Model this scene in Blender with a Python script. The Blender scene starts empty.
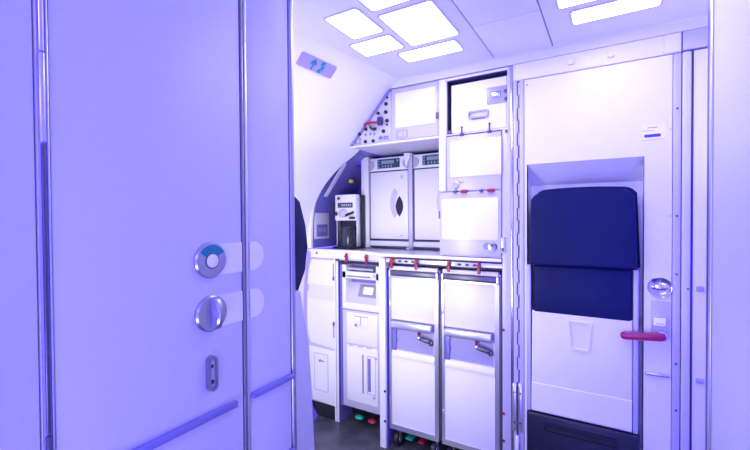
import bpy, bmesh, math
from mathutils import Vector, Matrix

sc = bpy.context.scene
C = sc.collection
R = math.radians

# ------------------------------------------------------------------ camera
CAMZ = 1.337
cam = bpy.data.cameras.new('camera')
cam.sensor_fit = 'HORIZONTAL'; cam.sensor_width = 36.0
cam.lens = 397.9 / 750 * 36.0
cam.clip_start = 0.02
co = bpy.data.objects.new('camera', cam); C.objects.link(co)
rt = Vector((0.860, 0.511, -0.0067)); fw = Vector((-0.511, 0.8595, -0.0159))
fw.normalize(); rt = (rt - fw * rt.dot(fw)).normalized(); up = rt.cross(fw)
M = Matrix.Identity(4)
for i in range(3):
    M[i][0] = rt[i]; M[i][1] = up[i]; M[i][2] = -fw[i]; M[i][3] = (0, 0, CAMZ)[i]
co.matrix_world = M
sc.camera = co

# ------------------------------------------------------------------ light
w = bpy.data.worlds.new('cabin_glow'); sc.world = w; w.use_nodes = True
bg = w.node_tree.nodes['Background']
bg.inputs['Color'].default_value = (0.11, 0.085, 1.0, 1); bg.inputs['Strength'].default_value = 4.2
LAMP = 9.0
vs = sc.view_settings
vs.view_transform = 'Standard'; vs.look = 'None'; vs.gamma = 1.0; vs.exposure = 0.0
vs.use_curve_mapping = False

# unseen fill lights, added behind the camera and in the side entries
def area(name, loc, rot, sx, sy, col, power):
    l = bpy.data.lights.new(name, 'AREA'); l.shape = 'RECTANGLE'; l.size = sx; l.size_y = sy
    l.color = col; l.energy = power
    o = bpy.data.objects.new(name, l); C.objects.link(o); o.location = loc; o.rotation_euler = rot
    return o
area('blue_fill_light', (0.1, -1.5, 1.9), (R(82), 0, 0), 1.6, 0.7, (0.17, 0.13, 1.0), 34)  # added blue fill from behind the camera, stands for no known lamp
area('ceiling_uplight_fill', (-0.2, -0.9, 0.35), (R(146), 0, 0), 0.9, 0.4, (0.46, 0.42, 1.0), 18)  # added low uplight, lifts the ceiling brightness
area('left_ceiling_fill', (-1.15, 1.05, 1.35), (R(180), R(-20), 0), 0.5, 0.5, (0.76, 0.72, 1.0), 3.0)  # added out of view to brighten the left part of the ceiling
area('right_ceiling_fill', (0.75, 1.45, 1.2), (R(180), R(25), 0), 0.5, 0.5, (0.76, 0.72, 1.0), 9)  # added behind the right wall to brighten the ceiling there
area('left_galley_fill', (-1.10, 0.90, 0.95), (R(88), 0, R(30)), 0.4, 0.7, (1.0, 0.95, 0.91), 11.5)  # added white fill for the lower left cabinets and the side lining

# ------------------------------------------------------------------ materials
def mat(name, col, rough=0.4, metal=0.0, noise=0.0, nscale=30, bump=0.0, emit=0, coat=0.0, spec=0.5):
    m = bpy.data.materials.new(name); m.use_nodes = True
    nt = m.node_tree; b = nt.nodes['Principled BSDF']
    b.inputs['Base Color'].default_value = (*col, 1)
    b.inputs['Roughness'].default_value = rough; b.inputs['Metallic'].default_value = metal
    b.inputs['Specular IOR Level'].default_value = spec
    if coat: b.inputs['Coat Weight'].default_value = coat
    if emit:
        b.inputs['Emission Color'].default_value = (*col, 1); b.inputs['Emission Strength'].default_value = emit
    if noise or bump:
        tc = nt.nodes.new('ShaderNodeTexCoord'); n = nt.nodes.new('ShaderNodeTexNoise')
        n.inputs['Scale'].default_value = nscale; n.inputs['Detail'].default_value = 6
        nt.links.new(tc.outputs['Object'], n.inputs['Vector'])
        if noise:
            mx = nt.nodes.new('ShaderNodeMix'); mx.data_type = 'RGBA'
            mx.inputs['A'].default_value = (*[c * (1 - noise) for c in col], 1)
            mx.inputs['B'].default_value = (*[min(1, c * (1 + noise)) for c in col], 1)
            nt.links.new(n.outputs['Fac'], mx.inputs['Factor'])
            nt.links.new(mx.outputs['Result'], b.inputs['Base Color'])
        if bump:
            bp = nt.nodes.new('ShaderNodeBump'); bp.inputs['Strength'].default_value = bump
            bp.inputs['Distance'].default_value = 0.001
            nt.links.new(n.outputs['Fac'], bp.inputs['Height']); nt.links.new(bp.outputs['Normal'], b.inputs['Normal'])
    return m
WALL = mat('lavatory laminate', (0.66, 0.66, 0.76), 0.38, noise=0.02, nscale=60, bump=0.05)
WHITE = mat('white panel', (0.84, 0.84, 0.87), 0.35, noise=0.015, nscale=20)
CEIL = mat('ceiling panel', (0.78, 0.78, 0.86), 0.5, noise=0.01, nscale=12)
FRAME = mat('pale frame paint', (0.58, 0.57, 0.70), 0.35, 0.1)
ALU = mat('brushed aluminium', (0.70, 0.70, 0.74), 0.30, 0.85, noise=0.05, nscale=80)
STEEL = mat('polished steel', (0.72, 0.72, 0.76), 0.16, 1.0)
DARKMETAL = mat('dark metal', (0.12, 0.12, 0.16), 0.35, 0.6)
BLACK = mat('black rubber', (0.012, 0.012, 0.018), 0.5)
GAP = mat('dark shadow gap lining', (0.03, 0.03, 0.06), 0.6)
NAVY = mat('navy leather', (0.005, 0.010, 0.075), 0.45, spec=0.18, noise=0.25, nscale=14, bump=0.35)
NAVYP = mat('navy plastic', (0.006, 0.008, 0.028), 0.4)
RED = mat('red latch plastic', (0.36, 0.012, 0.04), 0.3)
HRED = mat('red door handle', (0.40, 0.008, 0.09), 0.25)
TEAL = mat('teal indicator', (0.0, 0.24, 0.30), 0.35)
GREEN = mat('green pedal', (0.0, 0.38, 0.22), 0.4)
SIGNM = mat('sign plate', (0.36, 0.30, 0.72), 0.4)
PLATE = mat('clear escutcheon plastic', (0.93, 0.93, 0.95), 0.22)
BLUEP = mat('blue print', (0.02, 0.06, 0.50), 0.4)
GREYP = mat('grey print', (0.28, 0.28, 0.34), 0.4)
GREY = mat('grey plastic', (0.42, 0.42, 0.48), 0.35)
SATIN = mat('satin steel', (0.46, 0.46, 0.52), 0.28, 0.9)
EDGE = mat('grey edge metal', (0.34, 0.34, 0.40), 0.3, 0.85)
STRIP = mat('grey lavender rub strip', (0.24, 0.23, 0.55), 0.35, 0.2)
LCD = mat('display glass', (0.03, 0.07, 0.10), 0.15)
LCDT = mat('display characters', (0.22, 0.32, 0.34), 0.4)
YEL = mat('yellow button', (0.85, 0.62, 0.05), 0.4)
NICHE_SHADE = mat('shaded niche lining', (0.15, 0.14, 0.50), 0.35)  # dark lining, with the blue shade of the recesses put into its colour
CARTREC = mat('lavender metal', (0.44, 0.43, 0.62), 0.35, 0.3)
DOORP = mat('lavender oven door', (0.84, 0.84, 0.88), 0.3)
DIFF = mat('lamp diffuser', (0.80, 0.74, 1.0), 0.5, emit=LAMP)

def floor_mat():
    m = mat('speckled dark vinyl', (0.10, 0.10, 0.13), 0.3)
    nt = m.node_tree; b = nt.nodes['Principled BSDF']
    tc = nt.nodes.new('ShaderNodeTexCoord')
    v = nt.nodes.new('ShaderNodeTexVoronoi'); v.inputs['Scale'].default_value = 130
    n = nt.nodes.new('ShaderNodeTexNoise'); n.inputs['Scale'].default_value = 9; n.inputs['Detail'].default_value = 8
    r = nt.nodes.new('ShaderNodeValToRGB')
    r.color_ramp.elements[0].color = (0.018, 0.018, 0.028, 1); r.color_ramp.elements[0].position = 0.3
    r.color_ramp.elements[1].color = (0.085, 0.085, 0.11, 1); r.color_ramp.elements[1].position = 0.75
    mm = nt.nodes.new('ShaderNodeMath'); mm.operation = 'MULTIPLY_ADD'; mm.inputs[1].default_value = 0.25
    nt.links.new(tc.outputs['Object'], v.inputs['Vector']); nt.links.new(tc.outputs['Object'], n.inputs['Vector'])
    nt.links.new(v.outputs['Distance'], mm.inputs[0]); nt.links.new(n.outputs['Fac'], mm.inputs[2])
    nt.links.new(mm.outputs[0], r.inputs[0]); nt.links.new(r.outputs[0], b.inputs['Base Color'])
    return m
FLOOR = floor_mat()

# ------------------------------------------------------------------ mesh helpers (world coordinates, metres)
class MB:
    def __init__(s): s.bm = bmesh.new()
    def _bev(s, geom, b, seg):
        if b > 0:
            es = [e for e in geom if isinstance(e, bmesh.types.BMEdge)]
            bmesh.ops.bevel(s.bm, geom=es, offset=b, segments=seg, affect='EDGES', profile=0.5, clamp_overlap=True)
    def box(s, x0, x1, y0, y1, z0, z1, b=0.0, seg=2):
        r = bmesh.ops.create_cube(s.bm, size=1)
        vv = r['verts']
        for v in vv:
            v.co = Vector((x0 + (v.co.x + .5) * (x1 - x0), y0 + (v.co.y + .5) * (y1 - y0), z0 + (v.co.z + .5) * (z1 - z0)))
        if b: s._bev(list({e for v in vv for e in v.link_edges}), b, seg)
        return s
    def prism(s, pts, axis, a0, a1, b=0.0, seg=2, capb=True):
        """pts: 2-D outline in the two other axes (in x,y,z order), pushed along axis from a0 to a1"""
        def mk(p, a):
            return {'x': (a, p[0], p[1]), 'y': (p[0], a, p[1]), 'z': (p[0], p[1], a)}[axis]
        A = [s.bm.verts.new(mk(p, a0)) for p in pts]; B = [s.bm.verts.new(mk(p, a1)) for p in pts]
        n = len(pts)
        fa = s.bm.faces.new(A); fb = s.bm.faces.new(B[::-1])
        for i in range(n): s.bm.faces.new((A[i], B[i], B[(i + 1) % n], A[(i + 1) % n]))
        if b:
            s._bev(list(set(fa.edges) | set(fb.edges)), b, seg)
        return s
    def ring(s, outer, inner, axis, a0, a1):
        def mk(p, a):
            return {'x': (a, p[0], p[1]), 'y': (p[0], a, p[1]), 'z': (p[0], p[1], a)}[axis]
        L = [[s.bm.verts.new(mk(p, a)) for p in pp] for a in (a0, a1) for pp in (outer, inner)]
        n = len(outer)
        for i in range(n):
            j = (i + 1) % n
            o0, i0, o1, i1 = L
            s.bm.faces.new((o0[i], o0[j], i0[j], i0[i])); s.bm.faces.new((o1[i], i1[i], i1[j], o1[j]))
            s.bm.faces.new((o0[i], o1[i], o1[j], o0[j])); s.bm.faces.new((i0[i], i0[j], i1[j], i1[i]))
        return s
    def cyl(s, p0, p1, r0, r1=None, seg=24, b=0.0):
        r1 = r0 if r1 is None else r1
        p0 = Vector(p0); p1 = Vector(p1); d = p1 - p0
        q = d.to_track_quat('Z', 'Y').to_matrix()
        A = [s.bm.verts.new(p0 + q @ Vector((r0 * math.cos(t), r0 * math.sin(t), 0))) for t in [2 * math.pi * k / seg for k in range(seg)]]
        B = [s.bm.verts.new(p1 + q @ Vector((r1 * math.cos(t), r1 * math.sin(t), 0))) for t in [2 * math.pi * k / seg for k in range(seg)]]
        fa = s.bm.faces.new(A); fb = s.bm.faces.new(B)
        for i in range(seg): s.bm.faces.new((A[i], A[(i + 1) % seg], B[(i + 1) % seg], B[i]))
        if b: s._bev(list(set(fa.edges) | set(fb.edges)), b, 2)
        return s
    def tube(s, pts, r, seg=10):
        for a, b_ in zip(pts, pts[1:]): s.cyl(a, b_, r, seg=seg)
        for p in pts[1:-1]: s.ball(p, r, seg)
        return s
    def ball(s, p, r, seg=12, sc_=(1, 1, 1)):
        res = bmesh.ops.create_uvsphere(s.bm, u_segments=seg * 2, v_segments=seg, radius=r)
        for v in res['verts']: v.co = Vector(p) + Vector((v.co.x * sc_[0], v.co.y * sc_[1], v.co.z * sc_[2]))
        return s
    def dish(s, c, axis, prof, seg=40):
        """lathe: prof = [(distance along axis, radius)], axis unit vector"""
        ax = Vector(axis); q = ax.to_track_quat('Z', 'Y').to_matrix(); c = Vector(c); rings = []
        for a, r in prof:
            rings.append([s.bm.verts.new(c + ax * a + q @ Vector((r * math.cos(t), r * math.sin(t), 0))) for t in [2 * math.pi * k / seg for k in range(seg)]])
        s.bm.faces.new(rings[0]); s.bm.faces.new(rings[-1])
        for A, B in zip(rings, rings[1:]):
            for i in range(seg): s.bm.faces.new((A[i], A[(i + 1) % seg], B[(i + 1) % seg], B[i]))
        return s

def rr(a0, a1, b0, b1, r, n=5):
    """rounded rectangle outline"""
    r = min(r, abs(a1 - a0) / 2 - 1e-5, abs(b1 - b0) / 2 - 1e-5); o = []
    for cx, cy, t0 in ((a1 - r, b1 - r, 0), (a0 + r, b1 - r, 90), (a0 + r, b0 + r, 180), (a1 - r, b0 + r, 270)):
        for k in range(n + 1):
            t = R(t0 + 90 * k / n); o.append((cx + r * math.cos(t), cy + r * math.sin(t)))
    return o
def circ(a, b, r, n=28, t0=0, t1=360, ra=None):
    ra = ra or r
    m = n if t1 - t0 >= 360 else n + 1
    return [(a + ra * math.cos(R(t0 + (t1 - t0) * k / n)), b + r * math.sin(R(t0 + (t1 - t0) * k / n))) for k in range(m)]

def link(name, mb, m, parent=None, smooth=True):
    bm = mb.bm
    bmesh.ops.recalc_face_normals(bm, faces=bm.faces[:])
    off = Vector((0, 0, 0)); p = parent
    while p is not None: off += Vector(p['_o']); p = p.parent
    if parent is None:
        xs = [v.co for v in bm.verts]
        off = Vector(((min(v.x for v in xs) + max(v.x for v in xs)) / 2, (min(v.y for v in xs) + max(v.y for v in xs)) / 2, min(v.z for v in xs)))
    bmesh.ops.translate(bm, verts=bm.verts[:], vec=-off)
    me = bpy.data.meshes.new(name); bm.to_mesh(me); bm.free()
    me.materials.append(m)
    if smooth:
        for p_ in me.polygons: p_.use_smooth = True
        me.set_sharp_from_angle(angle=R(32))
    o = bpy.data.objects.new(name, me); C.objects.link(o)
    if parent is None: o.location = off; o['_o'] = list(off)
    else: o.parent = parent; o['_o'] = [0, 0, 0]
    return o
def tag(o, label, cat, group=None):
    o['label'] = label; o['category'] = cat
    if group: o['group'] = group
    return o
def thing(name, loc, label=None, cat=None, group=None, structure=False):
    o = bpy.data.objects.new(name, None); C.objects.link(o); o.location = loc; o['_o'] = list(loc); o.empty_display_size = 0.05
    if structure: o['kind'] = 'structure'
    if label: o['label'] = label
    if cat: o['category'] = cat
    if group: o['group'] = group
    return o
def struct(name, mb, m, parent=None):
    o = link(name, mb, m, parent)
    if parent is None: o['kind'] = 'structure'
    return o
def copy_tree(o, parent=None):
    c = o.copy(); C.objects.link(c); c.parent = parent
    for ch in list(o.children): copy_tree(ch, c)
    return c

F = 2.0          # plane of the galley front and of the aft door
ZC = 2.116       # ceiling
S = 2.107        # plane of the set-back left part of the galley
OV = 2.35        # oven fronts

# ================================================================== SETTING
struct('floor', MB().box(-2.1, 1.3, -1.2, 2.9, -0.05, 0.0), FLOOR)

# ceiling: three panels with seams, holes left under the light fittings are simply covered by their rims
cl = thing('ceiling', (0, 0.5, ZC), structure=True)
g = 0.0025
cb = MB()
cb.box(-2.1, -0.4935 - g, -1.2, 1.99, ZC, ZC + 0.03, 0.002)
cb.box(-0.4935 + g, -0.2315 - g, -1.2, 1.614 - g, ZC, ZC + 0.03, 0.002)
cb.box(-0.4935 + g, -0.2315 - g, 1.614 + g, 1.99, ZC, ZC + 0.03, 0.002)
cb.box(-0.2315 + g, 1.3, -1.2, 1.99, ZC, ZC + 0.03, 0.002)
link('ceiling_panel', cb, CEIL, cl)
link('seam_backing', MB().box(-2.1, 1.3, -1.2, 1.99, ZC + 0.012, ZC + 0.05), GREYP, cl)
struct('trim_1', MB().prism([(1.985, ZC - 0.0), (2.0, ZC - 0.004), (2.0, 2.075), (2.06, 2.075), (2.06, ZC + 0.05), (1.985, ZC + 0.05)], 'x', -1.10, 1.3), CEIL)

# sidewall lining of the fuselage, curving from ceiling to floor
prof0 = [(-1.02, 2.116), (-1.09, 2.066), (-1.22, 1.925), (-1.365, 1.770), (-1.53, 1.665), (-1.665, 1.54), (-1.745, 1.40), (-1.785, 1.24), (-1.81, 1.05), (-1.83, 0.90), (-1.84, 0.72), (-1.84, 0.45), (-1.83, 0.15), (-1.82, 0.0)]
def smoothp(p, n=4):
    out = []
    for i in range(len(p) - 1):
        a = p[max(i - 1, 0)]; b = p[i]; c = p[i + 1]; d = p[min(i + 2, len(p) - 1)]
        for k in range(n):
            t = k / n
            out.append(tuple(0.5 * (2 * b[j] + (c[j] - a[j]) * t + (2 * a[j] - 5 * b[j] + 4 * c[j] - d[j]) * t * t + (3 * b[j] - a[j] - 3 * c[j] + d[j]) * t ** 3) for j in (0, 1)))
    out.append(p[-1]); return out
prof = smoothp(prof0)
lb = MB(); bm = lb.bm
NY = 14; Y0, Y1 = 0.70, 2.10
def shx(y): return -0.13 * (2.0 - y)
for side, dx in ((0, 0.0), (1, -0.03)):
    grid = [[bm.verts.new((x + shx(Y0 + (Y1 - Y0) * j / NY) + dx, Y0 + (Y1 - Y0) * j / NY, z)) for j in range(NY + 1)] for x, z in prof]
    for i in range(len(prof) - 1):
        for j in range(NY): bm.faces.new((grid[i][j], grid[i + 1][j], grid[i + 1][j + 1], grid[i][j + 1]))
    if side == 0: g0 = grid
    else:
        for i in range(len(prof) - 1):
            for j in (0, NY): bm.faces.new((g0[i][j], g0[i + 1][j], grid[i + 1][j], grid[i][j]))
        for j in range(NY):
            for i in (0, len(prof) - 1): bm.faces.new((g0[i][j], g0[i][j + 1], grid[i][j + 1], grid[i][j]))
struct('wall_side', lb, WHITE)

# aft wall round the door
wa = MB()
wa.box(-0.41, 0.238, F, F + 0.05, 1.995, 2.073, 0.002)
link_wall = thing('wall_aft', (0, F, 0), structure=True)
link('header', wa, WHITE, link_wall)
link('wall_panel', MB().box(0.2765, 1.3, F - 0.004, F + 0.05, 0, 1.99, 0.003), WHITE, link_wall)
link('header_panel', MB().box(0.242, 1.3, F - 0.002, F + 0.05, 1.999, 2.073, 0.002), FRAME, link_wall)
link('jamb', MB().box(0.212, 0.238, F - 0.006, F + 0.05, 0, 1.990, 0.003), FRAME, link_wall)
link('header_block', MB().box(0.182, 0.237, F - 0.006, F + 0.03, 1.998, 2.072, 0.003), WHITE, link_wall)
link('jamb', MB().box(0.241, 0.270, F - 0.010, F + 0.05, 0, 1.990, 0.006, 3), mat('satin metal', (0.70, 0.70, 0.76), 0.42, 0.2), link_wall)
for z in (1.77, 1.34, 1.105, 0.742, 0.553):
    link('screw', MB().cyl((0.2255, F - 0.009, z), (0.2255, F - 0.004, z), 0.0045, seg=14), DARKMETAL, link_wall)
link('screw', MB().cyl((0.262, F - 0.014, 1.05), (0.262, F - 0.008, 1.05), 0.004, seg=14), DARKMETAL, link_wall)
hb = MB(); hb.cyl((0.2745, F - 0.004, 0), (0.2745, F - 0.004, 1.988), 0.0022, seg=10)
for k in range(120):
    hb.box(0.2728, 0.2755, F - 0.006, F - 0.002, 0.01 + k * 0.0165, 0.01 + k * 0.0165 + 0.011)
link('hinge_strip', hb, DARKMETAL, link_wall)
for z in (1.053, 0.688):
    link('catch', MB().box(0.288, 0.312, F - 0.012, F - 0.003, z - 0.010, z + 0.010, 0.003), GREY, link_wall)
for x in (-0.156, -0.003):
    link('hook', MB().prism(rr(x - 0.013, x + 0.013, 2.022, 2.050, 0.006), 'y', F - 0.012, F + 0.001, 0.003).box(x + 0.004, x + 0.011, F - 0.018, F - 0.01, 2.022, 2.036, 0.002), WHITE, link_wall)
link('backing', MB().box(-0.42, 1.3, F + 0.125, F + 0.135, 0, 2.073), GAP, link_wall)
struct('wall_right', MB().box(0.252, 0.32, -1.2, 1.545, 0, ZC - 0.002), WALL)
struct('trim_2', MB().box(0.251, 0.322, 1.545, 1.575, 0, ZC - 0.002, 0.005, 3), STEEL)
struct('trim_3', MB().box(0.246, 0.252, 1.490, 1.515, 0, ZC - 0.002, 0.0025, 3), ALU)
struct('trim_4', MB().box(0.2465, 0.252, 1.520, 1.5445, 0, ZC - 0.002, 0.001), DARKMETAL)

# lavatory wall on the left: fixed panels, aft face
X = -0.65
struct('wall_left', MB().box(X - 0.05, X, -1.2, 0.2225, 0, ZC - 0.002, 0.003).box(X - 0.05, X - 0.0005, 0.5765, 0.702, 0, ZC - 0.002, 0.003), WALL)
struct('wall_left_rear', MB().box(-1.72, X - 0.05, 0.675, 0.705, 0, ZC - 0.002), WALL)
struct('trim_5', MB().prism(rr(X - 0.05, X + 0.004, 0.7035, 0.717, 0.005), 'z', 0, ZC - 0.002), SATIN)
# bumper strips on the fixed panel
for z0 in (0.962, 0.785):
    b = MB().box(X, X + 0.010, 0.579, 0.702, z0, z0 + 0.012, 0.002)
    struct('trim_6', b, STRIP)

# lavatory door
d1 = thing('door_1', (X, 0.4, 0), structure=True)
link('door_panel', MB().box(X - 0.045, X, 0.2390, 0.5595, 0.01, ZC - 0.012, 0.003), WALL, d1)
link('edge_trim', MB().box(X - 0.03, X + 0.003, 0.5605, 0.5665, 0.01, ZC - 0.012, 0.002), EDGE, d1)
link('edge_trim', MB().box(X - 0.03, X + 0.003, 0.5680, 0.5755, 0.01, ZC - 0.012, 0.002), ALU, d1)
hg = MB()
hg.box(X - 0.03, X + 0.001, 0.2230, 0.2262, 0, ZC - 0.012, 0.002)
hg.box(X - 0.03, X + 0.001, 0.2352, 0.2385, 0, ZC - 0.012, 0.002)
link('hinge_frame', hg, ALU, d1)
for i, (z0, z1, r, m) in enumerate(((1.5615, 2.10, 0.0034, STEEL), (1.442, 1.5600, 0.0040, ALU), (1.05, 1.440, 0.0026, DARKMETAL), (0.02, 1.048, 0.0036, DARKMETAL))):
    link('hinge_knuckle', MB().cyl((X + 0.0005, 0.2307, z0), (X + 0.0005, 0.2307, z1), r, seg=20, b=0.001), m, d1)
link('bumper_strip', MB().box(X, X + 0.010, 0.262, 0.536, 0.963, 0.976, 0.002), STRIP, d1)
link('strip_end', MB().box(X, X + 0.011, 0.5345, 0.5375, 0.9625, 0.9755, 0.001), GREYP, d1)
# occupancy indicator and turn knob, with their plates that run across the gap
for zc in (1.2610, 1.1612):
    pl = MB().prism([(0.484, zc - 0.030), (0.5585, zc - 0.030), (0.5585, zc + 0.030), (0.484, zc + 0.030)], 'x', X + 0.0002, X + 0.0016)
    link('escutcheon', pl, PLATE, d1)
    o = [(0.5795, zc - 0.030)] + circ(0.590, zc, 0.030, 16, -90, 90, 0.0275) + [(0.5795, zc + 0.030)]
    e = MB().prism(o, 'x', X, X + 0.0016)
    struct('trim_7', e, PLATE)
zc = 1.261
ind = link('indicator_disc', MB().dish((X, 0.484, zc), (1, 0, 0), [(0, 0.034), (0.003, 0.034), (0.0065, 0.0315), (0.0070, 0.030), (0.0072, 0.012)]), SATIN, d1)
seg = [(0.484 + 0.0295 * math.cos(R(t)), zc + 0.0295 * math.sin(R(t))) for t in range(28, 153, 5)] + [(0.484 + 0.0145 * math.cos(R(t)), zc + 0.0145 * math.sin(R(t))) for t in range(152, 27, -5)]
link('indicator_window', MB().prism(seg, 'x', X + 0.0068, X + 0.0080), TEAL, ind)
link('cap_ring', MB().dish((X, 0.484, zc - 0.001), (1, 0, 0), [(0.006, 0.0150), (0.0080, 0.0150), (0.0082, 0.0130)]), DARKMETAL, ind)
link('centre_cap', MB().dish((X, 0.484, zc - 0.001), (1, 0, 0), [(0.0065, 0.0130), (0.0090, 0.0125), (0.0100, 0.0095)]), PLATE, ind)
zc = 1.1605
kn = link('turn_knob', MB().dish((X, 0.484, zc), (1, 0, 0), [(0, 0.034), (0.004, 0.034), (0.0075, 0.031), (0.0078, 0.005)]), SATIN, d1)
gb = MB(); n = 14
rows = []
for k in range(n + 1):
    t = -1 + 2 * k / n
    hh = 0.031 * t; wd = 0.0085 - 0.0025 * (1 - abs(t)) ** 1.0; hgt = 0.008 + 0.018 * (1 - t * t) ** 0.5
    rows.append([gb.bm.verts.new((X + a, 0.488 + b_, zc + hh)) for a, b_ in ((0.005, -wd), (hgt * .8 + .002, -wd * .9), (hgt + .001, -wd * .45), (hgt + .001, wd * .45), (hgt * .8 + .002, wd * .9), (0.005, wd))])
for A, B in zip(rows, rows[1:]):
    for i in range(6): gb.bm.faces.new((A[i], A[(i + 1) % 6], B[(i + 1) % 6], B[i]))
gb.bm.faces.new(rows[0]); gb.bm.faces.new(rows[-1][::-1])
link('finger_grip', gb, SATIN, kn)
lk = link('lock_plate', MB().ring(rr(0.4715, 0.4905, 1.016, 1.082, 0.0095, 8), rr(0.4750, 0.4870, 1.0205, 1.0775, 0.006, 8), 'x', X, X + 0.012), EDGE, d1)
link('lock_face', MB().prism(rr(0.4750, 0.4870, 1.0205, 1.0775, 0.006, 8), 'x', X, X + 0.006), ALU, lk)
link('key_slot', MB().prism(circ(0.4810, 1.062, 0.0035, 12), 'x', X + 0.005, X + 0.0065).prism(circ(0.4810, 1.0325, 0.0042, 12), 'x', X + 0.005, X + 0.0068), BLACK, lk)

# aft door with the fold-down seat
d2 = thing('door_2', (-0.08, F, 0), structure=True)
ra, rb, rz = -0.347, 0.117, 1.590      # recess edges
p = MB().prism([(-0.358, 0.01), (ra, 0.01), (ra, rz), (rb, rz), (rb, 0.01), (0.210, 0.01), (0.210, 1.990), (-0.358, 1.990)], 'y', F, F + 0.035)
link('door_leaf', p, WHITE, d2)
sd = MB()
sd.prism([(F + 0.001, rz), (F + 0.11, 1.495), (F + 0.12, 1.495), (F + 0.12, rz + 0.01), (F + 0.001, rz + 0.01)], 'x', ra, rb)
sd.box(ra - 0.01, ra, F + 0.001, F + 0.12, 0.01, rz); sd.box(rb, rb + 0.01, F + 0.001, F + 0.12, 0.01, rz)
sd.box(ra, rb, F + 0.11, F + 0.12, 0.01, 1.497)
link('seat_recess', sd, WHITE, d2)
# piano hinge on the left
hp = MB().box(-0.408, -0.3925, F - 0.003, F + 0.03, 0, 1.993, 0.001).box(-0.3795, -0.3605, F - 0.003, F + 0.03, 0, 1.993, 0.001)
link('hinge_leaf', hp, FRAME, d2)
kb = MB()
for k in range(33):
    z0 = k * 0.06 + 0.004
    kb.cyl((-0.3895 if k % 2 else -0.3825, F - 0.001, z0), (-0.3895 if k % 2 else -0.3825, F - 0.001, z0 + 0.0575), 0.0042, seg=12)
link('hinge_knuckles', kb, FRAME, d2)
link('hinge_shadow_gap', MB().box(-0.3925, -0.3795, F + 0.004, F + 0.03, 0, 1.993), DARKMETAL, d2)
for x in (-0.4035, -0.376):
    br = link('hinge_bracket', MB().prism(rr(x - 0.0085, x + 0.0085, 0.30, 0.535, 0.007), 'y', F - 0.010, F - 0.002, 0.002), ALU, d2)
    for z in (0.345, 0.49):
        link('screw', MB().cyl((x, F - 0.013, z), (x, F - 0.009, z), 0.0045, seg=12), DARKMETAL, br)
link('hinge_damper', MB().cyl((-0.389, F - 0.012, 0.20), (-0.389, F - 0.012, 0.285), 0.0085, seg=16, b=0.002), WHITE, d2)
link('damper_rod', MB().cyl((-0.389, F - 0.011, 0.285), (-0.389, F - 0.011, 0.52), 0.0042, seg=12).cyl((-0.389, F - 0.011, 0.05), (-0.389, F - 0.011, 0.2), 0.006, seg=12), DARKMETAL, d2)
# lock dish, keeper plate, handle, pull
dk = link('lock_dish', MB().dish((0.172, F, 1.047), (0, -1, 0), [(0, 0.043), (0.006, 0.043), (0.010, 0.040), (0.0075, 0.036), (0.004, 0.02), (0.004, 0.004)]), STEEL, d2)
link('turn_bar', MB().ball((0.172, F - 0.008, 1.047), 0.034, 12, (1, 0.34, 0.36)), STEEL, dk)
link('plate_cover', MB().prism(rr(0.134, 0.2095, 0.84, 1.100, 0.006), 'y', F - 0.0025, F), WHITE, d2)
kp = link('keeper_plate', MB().prism(rr(0.141, 0.2065, 0.842, 0.992, 0.004), 'y', F - 0.005, F - 0.001, 0.001), FRAME, d2)
link('bolt_box', MB().ring(rr(0.150, 0.190, 0.893, 0.925, 0.002), rr(0.156, 0.184, 0.898, 0.920, 0.002), 'y', F - 0.020, F - 0.004).box(0.156, 0.184, F - 0.008, F - 0.004, 0.898, 0.920), ALU, kp)
dh = link('door_handle', MB().prism([(a, b + 0.006 + (a - 0.03) * 0.082) for a, b in rr(0.032, 0.190, 0.8185, 0.8495, 0.0150, 8)], 'y', F - 0.050, F - 0.028, 0.008, 3), HRED, d2)
link('handle_hub', MB().cyl((0.178, F - 0.032, 0.852), (0.178, F, 0.852), 0.020, seg=24, b=0.003), ALU, dh)
link('door_pull', MB().box(0.122, 0.205, F - 0.014, F, 0.680, 0.694, 0.004), ALU, d2)
for z in (1.69, 1.34, 0.98):
    link('screw', MB().cyl((0.203, F - 0.002, z), (0.203, F + 0.002, z), 0.0035, seg=12), FRAME, d2)
link('screw', MB().cyl((-0.345, F - 0.004, 1.965), (-0.345, F + 0.001, 1.965), 0.0045, seg=12), GREY, d2)

# sticker on the door
st = thing('information_sticker', (0.146, F - 0.0012, 1.652), 'white sticker with a blue bar beside the seat recess, upper right of the aft door', 'sticker')
link('sticker_base', MB().prism(rr(0.106, 0.187, 1.653, 1.717, 0.002), 'y', F - 0.0012, F), PLATE, st)
link('blue_bar', MB().box(0.1165, 0.172, F - 0.0018, F - 0.0010, 1.6655, 1.6775), BLUEP, st)
link('grey_lines', MB().box(0.127, 0.160, F - 0.0018, F - 0.001, 1.7030, 1.7062).box(0.108, 0.150, F - 0.0018, F - 0.001, 1.6925, 1.6940).box(0.108, 0.186, F - 0.0018, F - 0.001, 1.6540, 1.6552), GREYP, st)

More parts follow.
